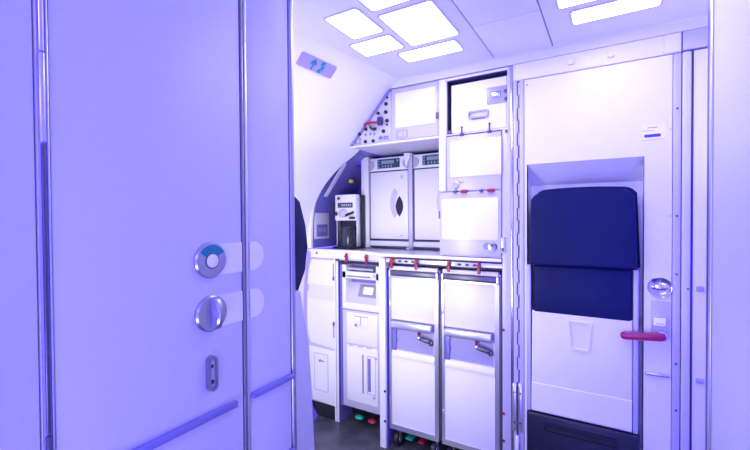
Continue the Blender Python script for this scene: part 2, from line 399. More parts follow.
# ================================================================== CEILING LIGHTS
def light_panel(rects, label, loc):
    t = thing('ceiling_light', loc, label, 'ceiling light', 'ceiling light fittings')
    for (x0, x1, y0, y1) in rects:
        rm = link('rim', MB().ring(rr(x0 - 0.009, x1 + 0.009, y0 - 0.009, y1 + 0.009, 0.019), rr(x0, x1, y0, y1, 0.012), 'z', ZC - 0.003, ZC + 0.002), FRAME, t)
        link('diffuser', MB().prism(rr(x0, x1, y0, y1, 0.012), 'z', ZC - 0.0025, ZC + 0.004), DIFF, rm)
    return t
RL = [(-0.960, -0.815, 1.243, 1.446), (-1.010, -0.812, 1.492, 1.630), (-0.770, -0.557, 1.000, 1.290), (-0.772, -0.557, 1.336, 1.638), (-0.868, -0.592, 1.685, 1.799)]
light_panel(RL, 'ceiling light fitting with five rounded white windows, above the galley', (-0.78, 1.4, ZC))
RR = [(-0.168, 0.045, 1.336, 1.638), (-0.133, 0.150, 1.690, 1.802), (-0.168, 0.045, 1.000, 1.290)]
light_panel(RR, 'ceiling light fitting nearest the aft door, cut by the frame top', (0.0, 1.4, ZC))

# ================================================================== EXIT SIGN on the sloping lining
c4 = [Vector(q) for q in ((-1.1686, 1.3492, 2.0722), (-1.1402, 1.5732, 2.0711), (-1.1864, 1.5658, 2.0246), (-1.2082, 1.354, 2.0317))]   # corners on the lining
cc = sum(c4, Vector()) / 4
ex = ((c4[1] - c4[0]) + (c4[2] - c4[3])); ex.normalize()
ez = ((c4[0] - c4[3]) + (c4[1] - c4[2])); ez = (ez - ex * ez.dot(ex)).normalized()
nn = ex.cross(ez); 
if nn.x < 0: nn = -nn
w2 = ((c4[1] - c4[0]).length + (c4[2] - c4[3]).length) / 4; h2 = ((c4[0] - c4[3]).length + (c4[1] - c4[2]).length) / 4
es = thing('exit_sign', cc, 'small lavender sign with a dark teal arrow and running figure, on the sloping side lining', 'sign')
def on_sign(mb, off):
    for v in mb.bm.verts:
        c = v.co.copy(); v.co = cc + ex * c.x + ez * c.z + nn * (0.004 + off - c.y)
    return mb
link('sign_plate', on_sign(MB().prism(rr(-w2, w2, -h2, h2, 0.006), 'y', -0.003, 0.008), 0), SIGNM, es)
k = h2 / 0.023
link('arrow', on_sign(MB().prism([(x * k - 0.25 * w2, z * k) for x, z in ((-0.004, -0.020), (0.004, -0.020), (0.004, 0.002), (0.013, -0.004), (0.013, 0.006), (0, 0.020), (-0.013, 0.006), (-0.013, -0.004), (-0.004, 0.002))], 'y', -0.0012, 0.0), 0.003), TEAL, es)
pic = MB()
for pts in (((-0.014, -0.021), (0.002, -0.021), (0.002, -0.010), (-0.014, -0.010)), ((-0.010, -0.010), (-0.004, -0.010), (0.004, 0.004), (-0.002, 0.006)), ((0.002, -0.010), (0.009, -0.012), (0.011, 0.010), (0.005, 0.010)), ((-0.012, 0.004), (-0.004, 0.006), (0.006, 0.014), (0.010, 0.021), (-0.012, 0.021))):
    pic.prism([(x * k * 0.9 + 0.25 * w2, z * k) for x, z in pts], 'y', -0.0012, 0.0)
link('running_figure', on_sign(pic, 0.003), TEAL, es)

# ================================================================== FOLD-DOWN SEAT ON THE AFT DOOR
sx0, sx1 = -0.333, 0.092
seat = thing('attendant_seat', (-0.12, F + 0.05, 0.0), 'folded attendant seat with navy headrest and white seat pan, in the aft door recess', 'seat')
def cushion(x0, x1, z0, z1, y0, y1, rise, r, bev, taper=0.0):
    pts = []
    n = 24
    for kk in range(n + 1):
        t = kk / n; x = x1 - taper + (x0 + taper - x1 + taper) * t
        e = min(t, 1 - t) / 0.09
        drop = r * (1 - min(1, e)) ** 2.0
        pts.append((x, z1 - rise * (2 * t - 1) ** 2 - drop))
    pts += [(x0, z0 + 0.006), (x0 + 0.006, z0), (x1 - 0.006, z0), (x1, z0 + 0.006)]
    return MB().prism(pts, 'y', y0, y1, bev, 3)
hd = link('headrest', cushion(sx0, sx1, 1.118, 1.462, F - 0.045, F + 0.03, 0.016, 0.026, 0.010, 0.010), NAVY, seat)
link('headrest_piping', cushion(sx0 + 0.006, sx1 + 0.014, 1.118, 1.474, F + 0.024, F + 0.075, 0.010, 0.024, 0.008, 0.012), NAVY, hd)
link('backrest', MB().box(-0.318, 0.076, F - 0.012, F + 0.06, 0.885, 1.118, 0.014, 3), NAVY, seat)
pan = [(-0.327, 0.427), (0.0785, 0.420), (0.0785, 0.900), (-0.322, 0.905)]
pan = [(-0.326, 0.425), (0.0775, 0.422), (0.0775, 0.899), (-0.322, 0.899)]
link('seat_pan', MB().prism(pan, 'y', F - 0.012, F + 0.05, 0.006, 3), WHITE, seat)
link('pan_fold', MB().prism([(F - 0.010, 0.424), (F - 0.0150, 0.43), (F - 0.0145, 0.557), (F - 0.0118, 0.561)], 'x', -0.324, 0.0755), WHITE, seat)
sc_o = [(-0.171, 0.874), (-0.072, 0.868), (-0.082, 0.742), (-0.088, 0.738), (-0.150, 0.741), (-0.157, 0.746)]
sc_i = [(-0.162, 0.866), (-0.081, 0.861), (-0.090, 0.751), (-0.094, 0.748), (-0.146, 0.750), (-0.150, 0.754)]
fr_ = link('finger_pull', MB().ring(sc_o, sc_i, 'y', F - 0.0175, F - 0.010), WHITE, seat)
link('pull_back', MB().prism(sc_i, 'y', F - 0.0125, F - 0.0105), WHITE, fr_)
link('side_rail', MB().box(-0.3445, -0.3285, F - 0.010, F + 0.05, 0.42, 1.115, 0.003), FRAME, seat)
link('side_rail', MB().box(0.0795, 0.0985, F - 0.010, F + 0.05, 0.42, 1.115, 0.004), FRAME, seat)
kickpts = [(-0.346, 0.02), (0.106, 0.02), (0.106, 0.418), (-0.346, 0.418)]
kk_ = link('seat_base', MB().box(-0.346, 0.104, F - 0.020, F + 0.06, 0.02, 0.417, 0.010, 3), NAVYP, seat)
link('grip_slot', MB().ring(rr(-0.272, 0.028, 0.340, 0.385, 0.012), rr(-0.262, 0.018, 0.348, 0.378, 0.008), 'y', F - 0.026, F - 0.018).box(-0.262, 0.018, F - 0.0215, F - 0.018, 0.348, 0.378), NAVYP, kk_)
link('grip_recess', MB().prism(rr(-0.255, 0.012, 0.351, 0.368, 0.006), 'y', F - 0.0235, F - 0.021), BLACK, kk_)

# second folded seat, mounted on the rear of the lavatory wall at the left
s2 = thing('attendant_seat', (-0.95, 0.72, 0.0), 'folded attendant seat seen edge-on behind the lavatory wall, only its navy cushion edge showing', 'seat')
hp_ = [(0.707, 1.150), (0.806, 1.146), (0.836, 1.20), (0.842, 1.26), (0.838, 1.32), (0.815, 1.385), (0.790, 1.402), (0.707, 1.404)]
link('headrest', MB().prism(hp_, 'x', -1.15, -0.716, 0.006, 2), NAVY, s2)
link('seat_body', MB().prism([(0.707, 0.25), (0.862, 0.25), (0.858, 0.70), (0.838, 1.00), (0.812, 1.144), (0.707, 1.144)], 'x', -1.16, -0.712, 0.008, 2), WALL, s2)

# ================================================================== GALLEY BODY
gf = thing('galley_unit', (-1.0, F + 0.3, 0.0), 'white galley carcass of posts, rails and shelves holding the carts and ovens', 'galley unit')
link('post', MB().box(-1.163, -1.124, F - 0.002, F + 0.12, 0, 1.108, 0.002), WHITE, gf)
for x_, z_ in ((-1.128, 0.335), (-1.128, 0.16),):
    link('bumper', MB().cyl((x_, F - 0.005, z_), (x_, F + 0.001, z_), 0.007, seg=14), BLACK, gf)
pr_ = link('post', MB().box(-0.4615, -0.421, F - 0.002, F + 0.80, 0, 1.766, 0.002), FRAME, gf)
link('post', MB().box(-0.4325, -0.421, F - 0.002, F + 0.80, 1.7665, 2.068, 0.001), FRAME, gf)
link('edge_strip', MB().box(-0.4195, -0.4105, F - 0.006, F + 0.03, 0, 2.070, 0.002), STEEL, gf)
link('post', MB().box(-1.552, -1.536, S - 0.002, S + 0.15, 0, 1.06, 0.002), WHITE, gf)
link('post_side_shade', MB().box(-1.535, -1.532, S - 0.001, S + 0.15, 0, 1.06).box(-1.1235, -1.120, F + 0.012, F + 0.7, 0, 1.05), NICHE_SHADE, gf)  # thin dark blue sheets, painted shade on the sides of the white posts
for x_, z_ in ((-0.456, 0.785), (-0.456, 0.371), (-0.456, 0.235)):
    link('bumper', MB().cyl((x_, F - 0.006, z_), (x_, F + 0.001, z_), 0.007, seg=14), RED, gf)
link('back_panel', MB().box(-1.9, -0.42, F + 0.80, F + 0.83, 0, 2.07), NICHE_SHADE, gf)
# rail over the carts
rl = MB().box(-1.120, -0.462, F + 0.002, F + 0.03, 1.084, 1.109, 0.003)
link('rail', rl, ALU, gf)
link('rail_gap', MB().box(-1.120, -0.462, F + 0.004, F + 0.028, 1.1095, 1.1175).box(-1.118, -0.462, F + 0.05, F + 0.06, 1.070, 1.085), BLACK, gf)
link('rail', MB().box(-1.525, -1.165, S + 0.002, S + 0.03, 1.068, 1.078), FRAME, gf)
link('rail_gap', MB().box(-1.530, -1.165, S + 0.004, S + 0.028, 1.050, 1.068), BLACK, gf)
for x_ in (-0.985, -0.637):
    ip = link('number_plate', MB().prism(rr(x_ - 0.070, x_ + 0.070, 1.0845, 1.1075, 0.010), 'y', F - 0.006, F + 0.003, 0.002), FRAME, gf)
    for q in (-0.040, 0.0, 0.040):
        link('dark_oval', MB().prism(circ(x_ + q, 1.0965, 0.0055, 16, ra=0.011), 'y', F - 0.0075, F - 0.005), BLACK, ip)
def red_latch(x, y, z0, z1):
    a = link('cart_latch', MB().prism(rr(x - 0.0075, x + 0.0075, z0 + 0.008, z1, 0.006), 'y', y - 0.016, y - 0.004, 0.003).cyl((x, y - 0.024, z0 + 0.72 * (z1 - z0)), (x, y - 0.014, z0 + 0.72 * (z1 - z0)), 0.0085, seg=16, b=0.002), RED, gf)
    link('pivot', MB().cyl((x, y - 0.006, z0 + 0.72 * (z1 - z0)), (x, y + 0.004, z0 + 0.72 * (z1 - z0)), 0.006, seg=12), ALU, a)
for x_ in (-1.076, -0.922, -0.735, -0.575): red_latch(x_, F, 1.045, 1.112)
for x_ in (-1.448, -1.298): red_latch(x_, S - 0.021, 1.050, 1.118)

# niche with the coffee maker: sloping side, socket panel, stile beside the ovens
op = smoothp([(-1.430, 1.785), (-1.505, 1.735), (-1.60, 1.64), (-1.650, 1.578), (-1.690, 1.51), (-1.727, 1.42), (-1.745, 1.27), (-1.748, 1.14)], 3)
nb = MB().prism(op + [(x - 0.03, z + 0.02) for x, z in op[::-1]], 'y', S + 0.002, OV - 0.012)
op2 = [q for q in op if q[0] < -1.508]
nb.prism(op2 + [(x - 0.03, z + 0.02) for x, z in op2[::-1]], 'y', OV - 0.012, OV + 0.20)
link('niche_side', nb, NICHE_SHADE, gf)
link('niche_back', MB().box(-1.80, -1.50, OV + 0.20, OV + 0.21, 1.137, 1.78), NICHE_SHADE, gf)
link('slope_rail', MB().prism([(-1.688, 1.495), (-1.520, 1.712), (-1.512, 1.705), (-1.680, 1.488)], 'y', S + 0.05, S + 0.08), FRAME, gf)
link('stile', MB().box(-1.502, -1.4425, OV - 0.008, OV + 0.20, 1.137, 1.765, 0.003), WHITE, gf)
link('niche_ceiling', MB().box(-1.60, -1.366, S + 0.002, OV + 0.212, 1.768, 1.774), NICHE_SHADE, gf)
sp = link('socket_panel', MB().box(-1.744, -1.734, S + 0.012, S + 0.17, 1.20, 1.385, 0.002), FRAME, gf)
link('socket', MB().box(-1.737, -1.733, S + 0.03, S + 0.15, 1.215, 1.30, 0.002), NICHE_SHADE, sp)
for yy in (S + 0.065, S + 0.115):
    link('socket_outlet', MB().cyl((-1.734, yy, 1.26), (-1.729, yy, 1.26), 0.016, seg=20), GREYP, sp)
link('yellow_button', MB().cyl((-1.600, OV + 0.03, 1.606), (-1.600, OV, 1.606), 0.014, seg=18, b=0.003), YEL, gf)
# side frame that follows the lining (left edge of the front)
sf0 = [(-1.092, 2.068), (-1.356, 1.768), (-1.374, 1.768), (-1.110, 2.068)]
fr = op
fo = [(x - 0.055 * min(1, (1.80 - z) / 0.1), z + 0.035 * max(0, (z - 1.35) / 0.4)) for x, z in op]
sf = MB(); n = len(fr)
for ya in (S - 0.015,):
    A = [sf.bm.verts.new((x, ya, z)) for x, z in fr]; B = [sf.bm.verts.new((x, ya, z)) for x, z in fo]
    A2 = [sf.bm.verts.new((x, S + 0.02, z)) for x, z in fr]; B2 = [sf.bm.verts.new((x, S + 0.02, z)) for x, z in fo]
    for i in range(n - 1):
        for q in ((A[i], A[i + 1], B[i + 1], B[i]), (A2[i], B2[i], B2[i + 1], A2[i + 1]), (A[i], A2[i], A2[i + 1], A[i + 1]), (B[i], B[i + 1], B2[i + 1], B2[i])): sf.bm.faces.new(q)
    for i in (0, n - 1): sf.bm.faces.new((A[i], B[i], B2[i], A2[i]))
link('curved_frame', sf, WHITE, gf)

# countertop
ct = [(-1.80, S - 0.012), (-1.345, S - 0.012), (-1.165, F - 0.010), (-0.465, F - 0.010), (-0.465, OV + 0.2), (-1.80, OV + 0.2)]
cto = thing('countertop', (-1.1, 2.2, 1.118), 'white galley worktop with a stepped front edge under the ovens', 'worktop')
link('work_surface', MB().prism(ct, 'z', 1.1185, 1.134, 0.003), ALU, cto)
link('front_edge', MB().prism([(-1.755, S - 0.015), (-1.345, S - 0.015), (-1.165, F - 0.014), (-1.165, F + 0.02), (-1.33, S + 0.02), (-1.755, S + 0.02)], 'z', 1.1195, 1.136, 0.002).box(-1.755, -1.166, S - 0.013, S + 0.0015, 1.080, 1.1195), WHITE, cto)
link('front_edge', MB().prism([(-1.1645, F - 0.014), (-0.464, F - 0.014), (-0.464, F + 0.01), (-1.1645, F + 0.01)], 'z', 1.1195, 1.136, 0.002), WHITE, cto)
link('red_trim', MB().box(-1.125, -1.03, F - 0.006, F + 0.002, 1.1135, 1.1185), RED, cto)
link('rivet', MB().cyl((-1.70, S - 0.018, 1.110), (-1.70, S - 0.013, 1.110), 0.006, seg=14), BLACK, cto)

# ================================================================== OVERHEAD CABINET with breaker panel
oc = thing('overhead_cabinet', (-1.05, F + 0.3, 1.765), 'white overhead cabinet over the ovens with a triangular breaker panel and blank door', 'cabinet')
body = [(-1.362, 1.770), (-0.7895, 1.770), (-0.7895, 2.068), (-1.085, 2.068)]
link('body', MB().prism(body, 'y', F, F + 0.70, 0.001), FRAME, oc)
link('lip', MB().box(-1.358, -0.790, F - 0.006, F + 0.02, 1.764, 1.774, 0.002), WHITE, oc)
tri = [(-1.330, 1.780), (-1.075, 1.780), (-1.075, 2.055), (-1.090, 2.055)]
link('slope_edge', MB().prism([(-1.089, 2.066), (-1.356, 1.776), (-1.338, 1.776), (-1.071, 2.066)], 'y', F - 0.014, F + 0.001, 0.001), STRIP, oc)
bp_ = link('breaker_panel', MB().prism(tri, 'y', F - 0.004, F + 0.001, 0.001), FRAME, oc)
knobs = [(-1.106, 1.990, .010), (-1.107, 1.944, .010), (-1.158, 1.944, .009), (-1.099, 1.894, .010), (-1.124, 1.837, .010), (-1.242, 1.862, .009),
         (-1.286, 1.838, .010), (-1.246, 1.790, .009), (-1.193, 1.789, .009), (-1.098, 2.025, .006), (-1.10, 1.872, .005)]
for x_, z_, r_ in knobs:
    b_ = link('breaker_button', MB().cyl((x_, F - 0.016, z_), (x_, F - 0.003, z_), r_, seg=16, b=0.002), BLACK, bp_)
for x_, z_ in ((-1.246, 1.831), (-1.213, 1.832), (-1.186, 1.829), (-1.311, 1.812), (-1.285, 1.808), (-1.311, 1.788), (-1.286, 1.786)):
    link('toggle', MB().box(x_ - 0.009, x_ + 0.009, F - 0.0055, F - 0.003, z_ - 0.0022, z_ + 0.0022).box(x_ - 0.0025, x_ + 0.0025, F - 0.010, F - 0.003, z_ - 0.008, z_ + 0.008), GREYP, bp_)
link('placard', MB().box(-1.160, -1.088, F - 0.006, F - 0.003, 1.784, 1.812), CARTREC, bp_)
link('placard_print', MB().box(-1.150, -1.135, F - 0.007, F - 0.0055, 1.796, 1.808).box(-1.125, -1.095, F - 0.007, F - 0.0055, 1.803, 1.806).box(-1.125, -1.095, F - 0.007, F - 0.0055, 1.795, 1.798), BLUEP, bp_)
bd = link('blank_door', MB().box(-1.066, -0.796, F - 0.006, F + 0.001, 1.778, 2.062, 0.002), FRAME, oc)
link('inset_panel', MB().prism(rr(-1.046, -0.806, 1.846, 2.038, 0.006), 'y', F - 0.010, F - 0.005, 0.002), mat('bright white inset', (0.89, 0.89, 0.91), 0.3), bd)
lt = link('latch', MB().ring(rr(-1.042, -0.972, 1.784, 1.832, 0.006), rr(-1.036, -0.978, 1.790, 1.826, 0.004), 'y', F - 0.009, F - 0.005), GREY, bd)
link('latch_paddle', MB().box(-1.034, -0.996, F - 0.010, F - 0.005, 1.796, 1.822, 0.002), FRAME, lt)
link('side_catch', MB().box(-0.802, -0.790, F - 0.012, F - 0.004, 1.865, 1.90, 0.002), DARKMETAL, bd)
# pull-tag hanging on the breaker panel
tg = thing('warning_tag', (-1.2, F - 0.025, 1.87), 'red streamer tag with a dark plug pinned on the breaker panel', 'tag')
rp = [(-1.249, 1.876), (-1.236, 1.884), (-1.216, 1.883), (-1.196, 1.888), (-1.176, 1.884), (-1.150, 1.886), (-1.150, 1.896), (-1.176, 1.897), (-1.196, 1.901), (-1.216, 1.897), (-1.236, 1.898), (-1.249, 1.892)]
link('streamer', MB().prism(rp, 'y', F - 0.022, F - 0.018), RED, tg)
link('plug', MB().box(-1.150, -1.120, F - 0.040, F - 0.0165, 1.868, 1.916, 0.005), mat('indigo plug', (0.05, 0.03, 0.16), 0.35), tg)
link('clip', MB().prism([(-1.215, 1.874), (-1.207, 1.876), (-1.192, 1.862), (-1.166, 1.860), (-1.164, 1.848), (-1.186, 1.845), (-1.205, 1.858)], 'y', F - 0.022, F - 0.017), BLACK, tg)

# ================================================================== UPPER RIGHT COMPARTMENT and its box
uc = thing('stowage_compartment', (-0.6, F + 0.3, 1.77), 'open white overhead compartment beside the aft door, holding a white box', 'cabinet')
cpts_o = [(-0.787, 1.768), (-0.4335, 1.768), (-0.4335, 2.068), (-0.787, 2.068)]
cpts_i = [(-0.744, 1.776), (-0.4365, 1.776), (-0.4365, 2.056), (-0.744, 2.056)]
link('frame', MB().ring(cpts_o, cpts_i, 'y', F, F + 0.60), WHITE, uc)
link('front_bead', MB().box(-0.750, -0.743, F - 0.004, F + 0.002, 1.770, 2.066, 0.001), FRAME, uc)
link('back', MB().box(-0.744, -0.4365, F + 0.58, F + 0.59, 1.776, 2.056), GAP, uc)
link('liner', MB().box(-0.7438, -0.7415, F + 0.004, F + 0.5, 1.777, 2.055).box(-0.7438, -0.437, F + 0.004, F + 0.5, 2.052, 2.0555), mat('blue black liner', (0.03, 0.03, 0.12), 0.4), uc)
link('stop', MB().box(-0.7405, -0.724, F - 0.004, F + 0.008, 1.778, 1.795, 0.002), DARKMETAL, uc)
bx = thing('storage_box', (-0.6, F + 0.3, 1.777), 'white aluminium storage box with carrying handle, in the overhead compartment', 'box')
link('body', MB().box(-0.727, -0.439, F + 0.014, F + 0.42, 1.777, 2.034, 0.006, 3), WHITE, bx)
link('front_panel', MB().box(-0.722, -0.444, F + 0.010, F + 0.016, 1.782, 2.029, 0.002), mat('box front', (0.90, 0.90, 0.92), 0.3), bx)
h = MB().ring(rr(-0.632, -0.530, 1.842, 1.880, 0.007), rr(-0.625, -0.537, 1.850, 1.873, 0.004), 'y', F - 0.006, F + 0.012)
link('handle', h, GREY, bx)
link('handle_plate', MB().box(-0.615, -0.547, F + 0.006, F + 0.0115, 1.838, 1.849), STRIP, bx)
pl = link('latch_plate', MB().prism(rr(-0.538, -0.4405, 1.903, 1.985, 0.005), 'y', F + 0.004, F + 0.012, 0.001), CARTREC, bx)
link('latch_paddle', MB().box(-0.512, -0.468, F - 0.006, F + 0.005, 1.930, 1.958, 0.004), STEEL, pl)
link('latch_frame', MB().ring(rr(-0.522, -0.459, 1.920, 1.968, 0.003), rr(-0.515, -0.465, 1.927, 1.961, 0.002), 'y', F - 0.001, F + 0.005), GREY, pl)
for z_ in (1.918, 1.955):
    link('latch_tongue', MB().box(-0.452, -0.4385, F - 0.004, F + 0.005, z_ - 0.008, z_ + 0.008, 0.002), DARKMETAL, pl)
link('screw', MB().cyl((-0.4405, F - 0.010, 1.757), (-0.4405, F - 0.001, 1.757), 0.007, seg=14), DARKMETAL, gf)

# ================================================================== CABINET COLUMN with two flap doors (right of the ovens)
fc = thing('flap_cabinet', (-0.62, F + 0.2, 1.14), 'white two-door cabinet column between the ovens and the aft door', 'cabinet')
link('body', MB().box(-0.787, -0.464, F + 0.002, F + 0.60, 1.138, 1.764, 0.002), FRAME, fc)
INS = bpy.data.materials['bright white inset']
ud = link('door', MB().box(-0.745, -0.4655, F - 0.010, F + 0.001, 1.478, 1.762, 0.003), FRAME, fc)
link('inset_panel', MB().prism(rr(-0.722, -0.464 + 0.001, 1.550, 1.734, 0.003), 'y', F - 0.014, F - 0.009, 0.001), INS, ud)
link('door_edge', MB().box(-0.785, -0.747, F - 0.016, F + 0.001, 1.478, 1.768, 0.004), WHITE, ud)
kk2 = link('round_catch', MB().dish((-0.694, F - 0.010, 1.508), (0, -1, 0), [(0, 0.019), (0.004, 0.019), (0.006, 0.016), (0.006, 0.004)], 24), STEEL, ud)
link('catch_arm', MB().box(-0.690, -0.655, F - 0.014, F - 0.009, 1.518, 1.528, 0.002), GREY, ud)
link('upper_hinge', MB().box(-0.740, -0.466, F - 0.012, F - 0.004, 1.763, 1.7665), DARKMETAL, ud)
for x_ in (-0.661, -0.520):
    link('pin_catch', MB().cyl((x_, F - 0.012, 1.757), (x_, F - 0.012, 1.802), 0.0042, seg=12).box(x_ - 0.010, x_ + 0.010, F - 0.017, F - 0.004, 1.758, 1.772, 0.003).ball((x_, F - 0.012, 1.803), 0.006, 8), mat('violet catch', (0.10, 0.06, 0.20), 0.3), fc)
ld = link('door', MB().box(-0.785, -0.4655, F - 0.010, F + 0.001, 1.146, 1.472, 0.004), FRAME, fc)
link('inset_panel', MB().prism(rr(-0.770, -0.478, 1.226, 1.438, 0.010), 'y', F - 0.015, F - 0.009, 0.002), INS, ld)
kd = link('round_catch', MB().dish((-0.507, F - 0.010, 1.193), (0, -1, 0), [(0, 0.024), (0.006, 0.024), (0.012, 0.019), (0.013, 0.004)], 24), STEEL, ld)
link('catch_slot', MB().prism(rr(-0.553, -0.50, 1.180, 1.212, 0.014), 'y', F - 0.012, F - 0.009), STRIP, ld)
link('hinge', MB().box(-0.4655, -0.4475, F - 0.012, F - 0.0025, 1.165, 1.242, 0.003), ALU, ld)
link('hinge_pin', MB().cyl((-0.4565, F - 0.014, 1.172), (-0.4565, F - 0.014, 1.190), 0.006, seg=12), DARKMETAL, ld)
link('side_stop', MB().box(-0.789, -0.781, F - 0.014, F - 0.004, 1.335, 1.375, 0.002), DARKMETAL, ld)
for x_, m_, wd in ((-0.697, DARKMETAL, 0.016), (-0.650, RED, 0.034), (-0.561, DARKMETAL, 0.016), (-0.512, RED, 0.036)):
    link('turn_latch', MB().prism(rr(x_ - wd / 2, x_ + wd / 2, 1.464, 1.480, 0.006), 'y', F - 0.024, F - 0.009, 0.003), m_, fc)

# ================================================================== OVENS
def oven(x0, x1, label):
    t = thing('oven', ((x0 + x1) / 2, OV + 0.15, 1.136), label, 'oven', 'galley ovens')
    link('body', MB().box(x0, x1, OV + 0.012, OV + 0.30, 1.136, 1.752, 0.003), DARKMETAL, t)
    cp = link('control_panel', MB().box(x0 + 0.002, x1 - 0.002, OV, OV + 0.014, 1.660, 1.748, 0.003), WHITE, t)
    for s_, xc in ((1, x0 + 0.002), (-1, x1 - 0.002)):
        pts = [(xc + s_ * 0.040 * math.cos(R(a)), 1.702 + 0.036 * math.sin(R(a))) for a in range(-90, 91, 10)]
        link('vent', MB().prism(pts, 'y', OV - 0.004, OV + 0.001, 0.001), GREY, cp)
    ds = link('display', MB().prism(rr(x0 + 0.068, x1 - 0.064, 1.676, 1.737, 0.003), 'y', OV - 0.005, OV + 0.001), LCD, cp)
    link('readout', MB().box(x0 + 0.098, x1 - 0.105, OV - 0.006, OV - 0.004, 1.705, 1.728), LCDT, ds)
    kb_ = MB()
    for q in range(4): kb_.box(x0 + 0.104 + q * 0.022, x0 + 0.114 + q * 0.022, OV - 0.007, OV - 0.004, 1.683, 1.697, 0.001)
    for q in range(3): kb_.box(x0 + 0.073, x0 + 0.085, OV - 0.007, OV - 0.004, 1.681 + q * 0.019, 1.692 + q * 0.019, 0.001)
    kb_.box(x1 - 0.084, x1 - 0.072, OV - 0.007, OV - 0.004, 1.715, 1.728, 0.001)
    link('buttons', kb_, LCDT, ds)
    dr = link('door', MB().box(x0 + 0.010, x1 - 0.004, OV - 0.004, OV + 0.013, 1.200, 1.652, 0.004), DOORP, t)
    link('door_seal', MB().box(x0 + 0.002, x1, OV + 0.004, OV + 0.013, 1.190, 1.658), GAP, t)
    hx = x0 + 0.226
    ha = [(hx + 0.023 * math.sin(R(a)) * (1 if True else 1), 1.418 - 0.066 * math.cos(R(a))) for a in range(0, 360, 15)]
    hl = [(hx + 0.010 + 0.027 * (1 - (z / 0.068) ** 2), 1.418 + z) for z in [(-0.068 + 0.0085 * q) for q in range(17)]]
    hr = [(hx + 0.010 - 0.027 * (1 - (z / 0.068) ** 2), 1.418 + z) for z in [(0.068 - 0.0085 * q) for q in range(1, 16)]]
    hz = link('handle_recess', MB().prism([(x - 0.001, z) for x, z in hl + hr], 'y', OV - 0.0075, OV - 0.003), NAVYP, dr)
    link('handle_plate', MB().prism([(hx - 0.030 - 0.032 * (1 - (z / 0.10) ** 2), 1.44 + z) for z in [(-0.10 + 0.0125 * q) for q in range(17)]] + [(hx - 0.021 * max(0, 1 - (z / 0.068) ** 2), 1.44 + z) for z in [(0.068 - 0.0085 * q) for q in range(0, 17)]], 'y', OV - 0.0055, OV - 0.003), FRAME, dr)
    link('door_mark', MB().box(x1 - 0.060, x1 - 0.040, OV - 0.005, OV - 0.003, 1.222, 1.227).box(x1 - 0.055, x1 - 0.050, OV - 0.005, OV - 0.003, 1.600, 1.622).box(x1 - 0.045, x1 - 0.040, OV - 0.005, OV - 0.003, 1.600, 1.622), GREY, dr)
    link('sill', MB().box(x0, x1, OV - 0.004, OV + 0.02, 1.152, 1.186, 0.004), WHITE, t)
    link('sill_line', MB().box(x0 + 0.01, x1 - 0.002, OV - 0.003, OV + 0.005, 1.187, 1.1915), DARKMETAL, t)
    return t
oven(-1.440, -1.140, 'white galley oven with a dark lens-shaped door recess, the left one beside the coffee maker')
oven(-1.107, -0.807, 'white galley oven partly hidden behind the cabinet column, the right one of the pair')
link('divider', MB().box(-1.1375, -1.1095, OV - 0.010, OV + 0.30, 1.136, 1.762, 0.002), FRAME, gf)
link('divider_clip', MB().prism([(-1.165, 1.762), (-1.120, 1.762), (-1.120, 1.735), (-1.135, 1.70), (-1.145, 1.66), (-1.155, 1.70)], 'y', OV - 0.022, OV - 0.008, 0.002), WHITE, gf)
link('divider_foot', MB().box(-1.137, -1.110, OV - 0.05, OV - 0.03, 1.135, 1.150, 0.002), GREY, gf)

# ================================================================== COFFEE MAKER
cm = thing('coffee_maker', (-1.56, 2.33, 1.135), 'white and black built-in coffee maker in the niche left of the ovens', 'coffee maker')
CY = 2.25
link('body', MB().box(-1.655, -1.466, CY + 0.03, CY + 0.089, 1.136, 1.50, 0.004), NAVYP, cm)
hd_ = link('brew_head', MB().box(-1.648, -1.476, CY - 0.02, CY + 0.04, 1.325, 1.503, 0.006), WHITE, cm)
ds = link('display', MB().prism(rr(-1.622, -1.500, 1.413, 1.447, 0.003), 'y', CY - 0.023, CY - 0.018), LCD, hd_)
rd = MB()
for q in range(5): rd.box(-1.590 + q * 0.017, -1.579 + q * 0.017, CY - 0.024, CY - 0.022, 1.423, 1.437)
link('readout', rd, GREY, ds)
link('button', MB().cyl((-1.615, CY - 0.024, 1.478), (-1.615, CY - 0.018, 1.478), 0.010, seg=16), BLACK, hd_)
link('brew_dome', MB().ball((-1.578, CY - 0.020, 1.375), 0.040, 12, (1.0, 0.4, 0.75)), FRAME, hd_)
link('brew_lever', MB().prism([(-1.545, 1.352), (-1.485, 1.372), (-1.480, 1.388), (-1.545, 1.368)], 'y', CY - 0.05, CY - 0.03, 0.003).box(-1.515, -1.480, CY - 0.045, CY - 0.018, 1.335, 1.350, 0.004), NAVYP, hd_)
link('side_arm', MB().box(-1.658, -1.646, CY - 0.025, CY + 0.03, 1.35, 1.455, 0.004).box(-1.655, -1.625, CY - 0.03, CY - 0.02, 1.36, 1.385, 0.004), BLACK, hd_)
link('column', MB().box(-1.642, -1.634, CY - 0.012, CY + 0.03, 1.150, 1.326, 0.002), ALU, cm)
link('column', MB().box(-1.478, -1.470, CY - 0.012, CY + 0.03, 1.150, 1.480, 0.002), ALU, cm)
link('coffee_pot', MB().dish((-1.545, CY + 0.0, 1.150), (0, 0, 1), [(0, 0.058), (0.01, 0.062), (0.10, 0.060), (0.125, 0.05), (0.135, 0.05), (0.137, 0.02)], 30), mat('dark pot', (0.03, 0.03, 0.05), 0.15), cm)
link('pot_handle', MB().tube([(-1.50, CY - 0.045, 1.175), (-1.488, CY - 0.075, 1.18), (-1.488, CY - 0.075, 1.26), (-1.50, CY - 0.04, 1.27)], 0.007), BLACK, cm)
link('drip_tray', MB().box(-1.648, -1.472, CY - 0.05, CY + 0.04, 1.136, 1.149, 0.003), NAVYP, cm)

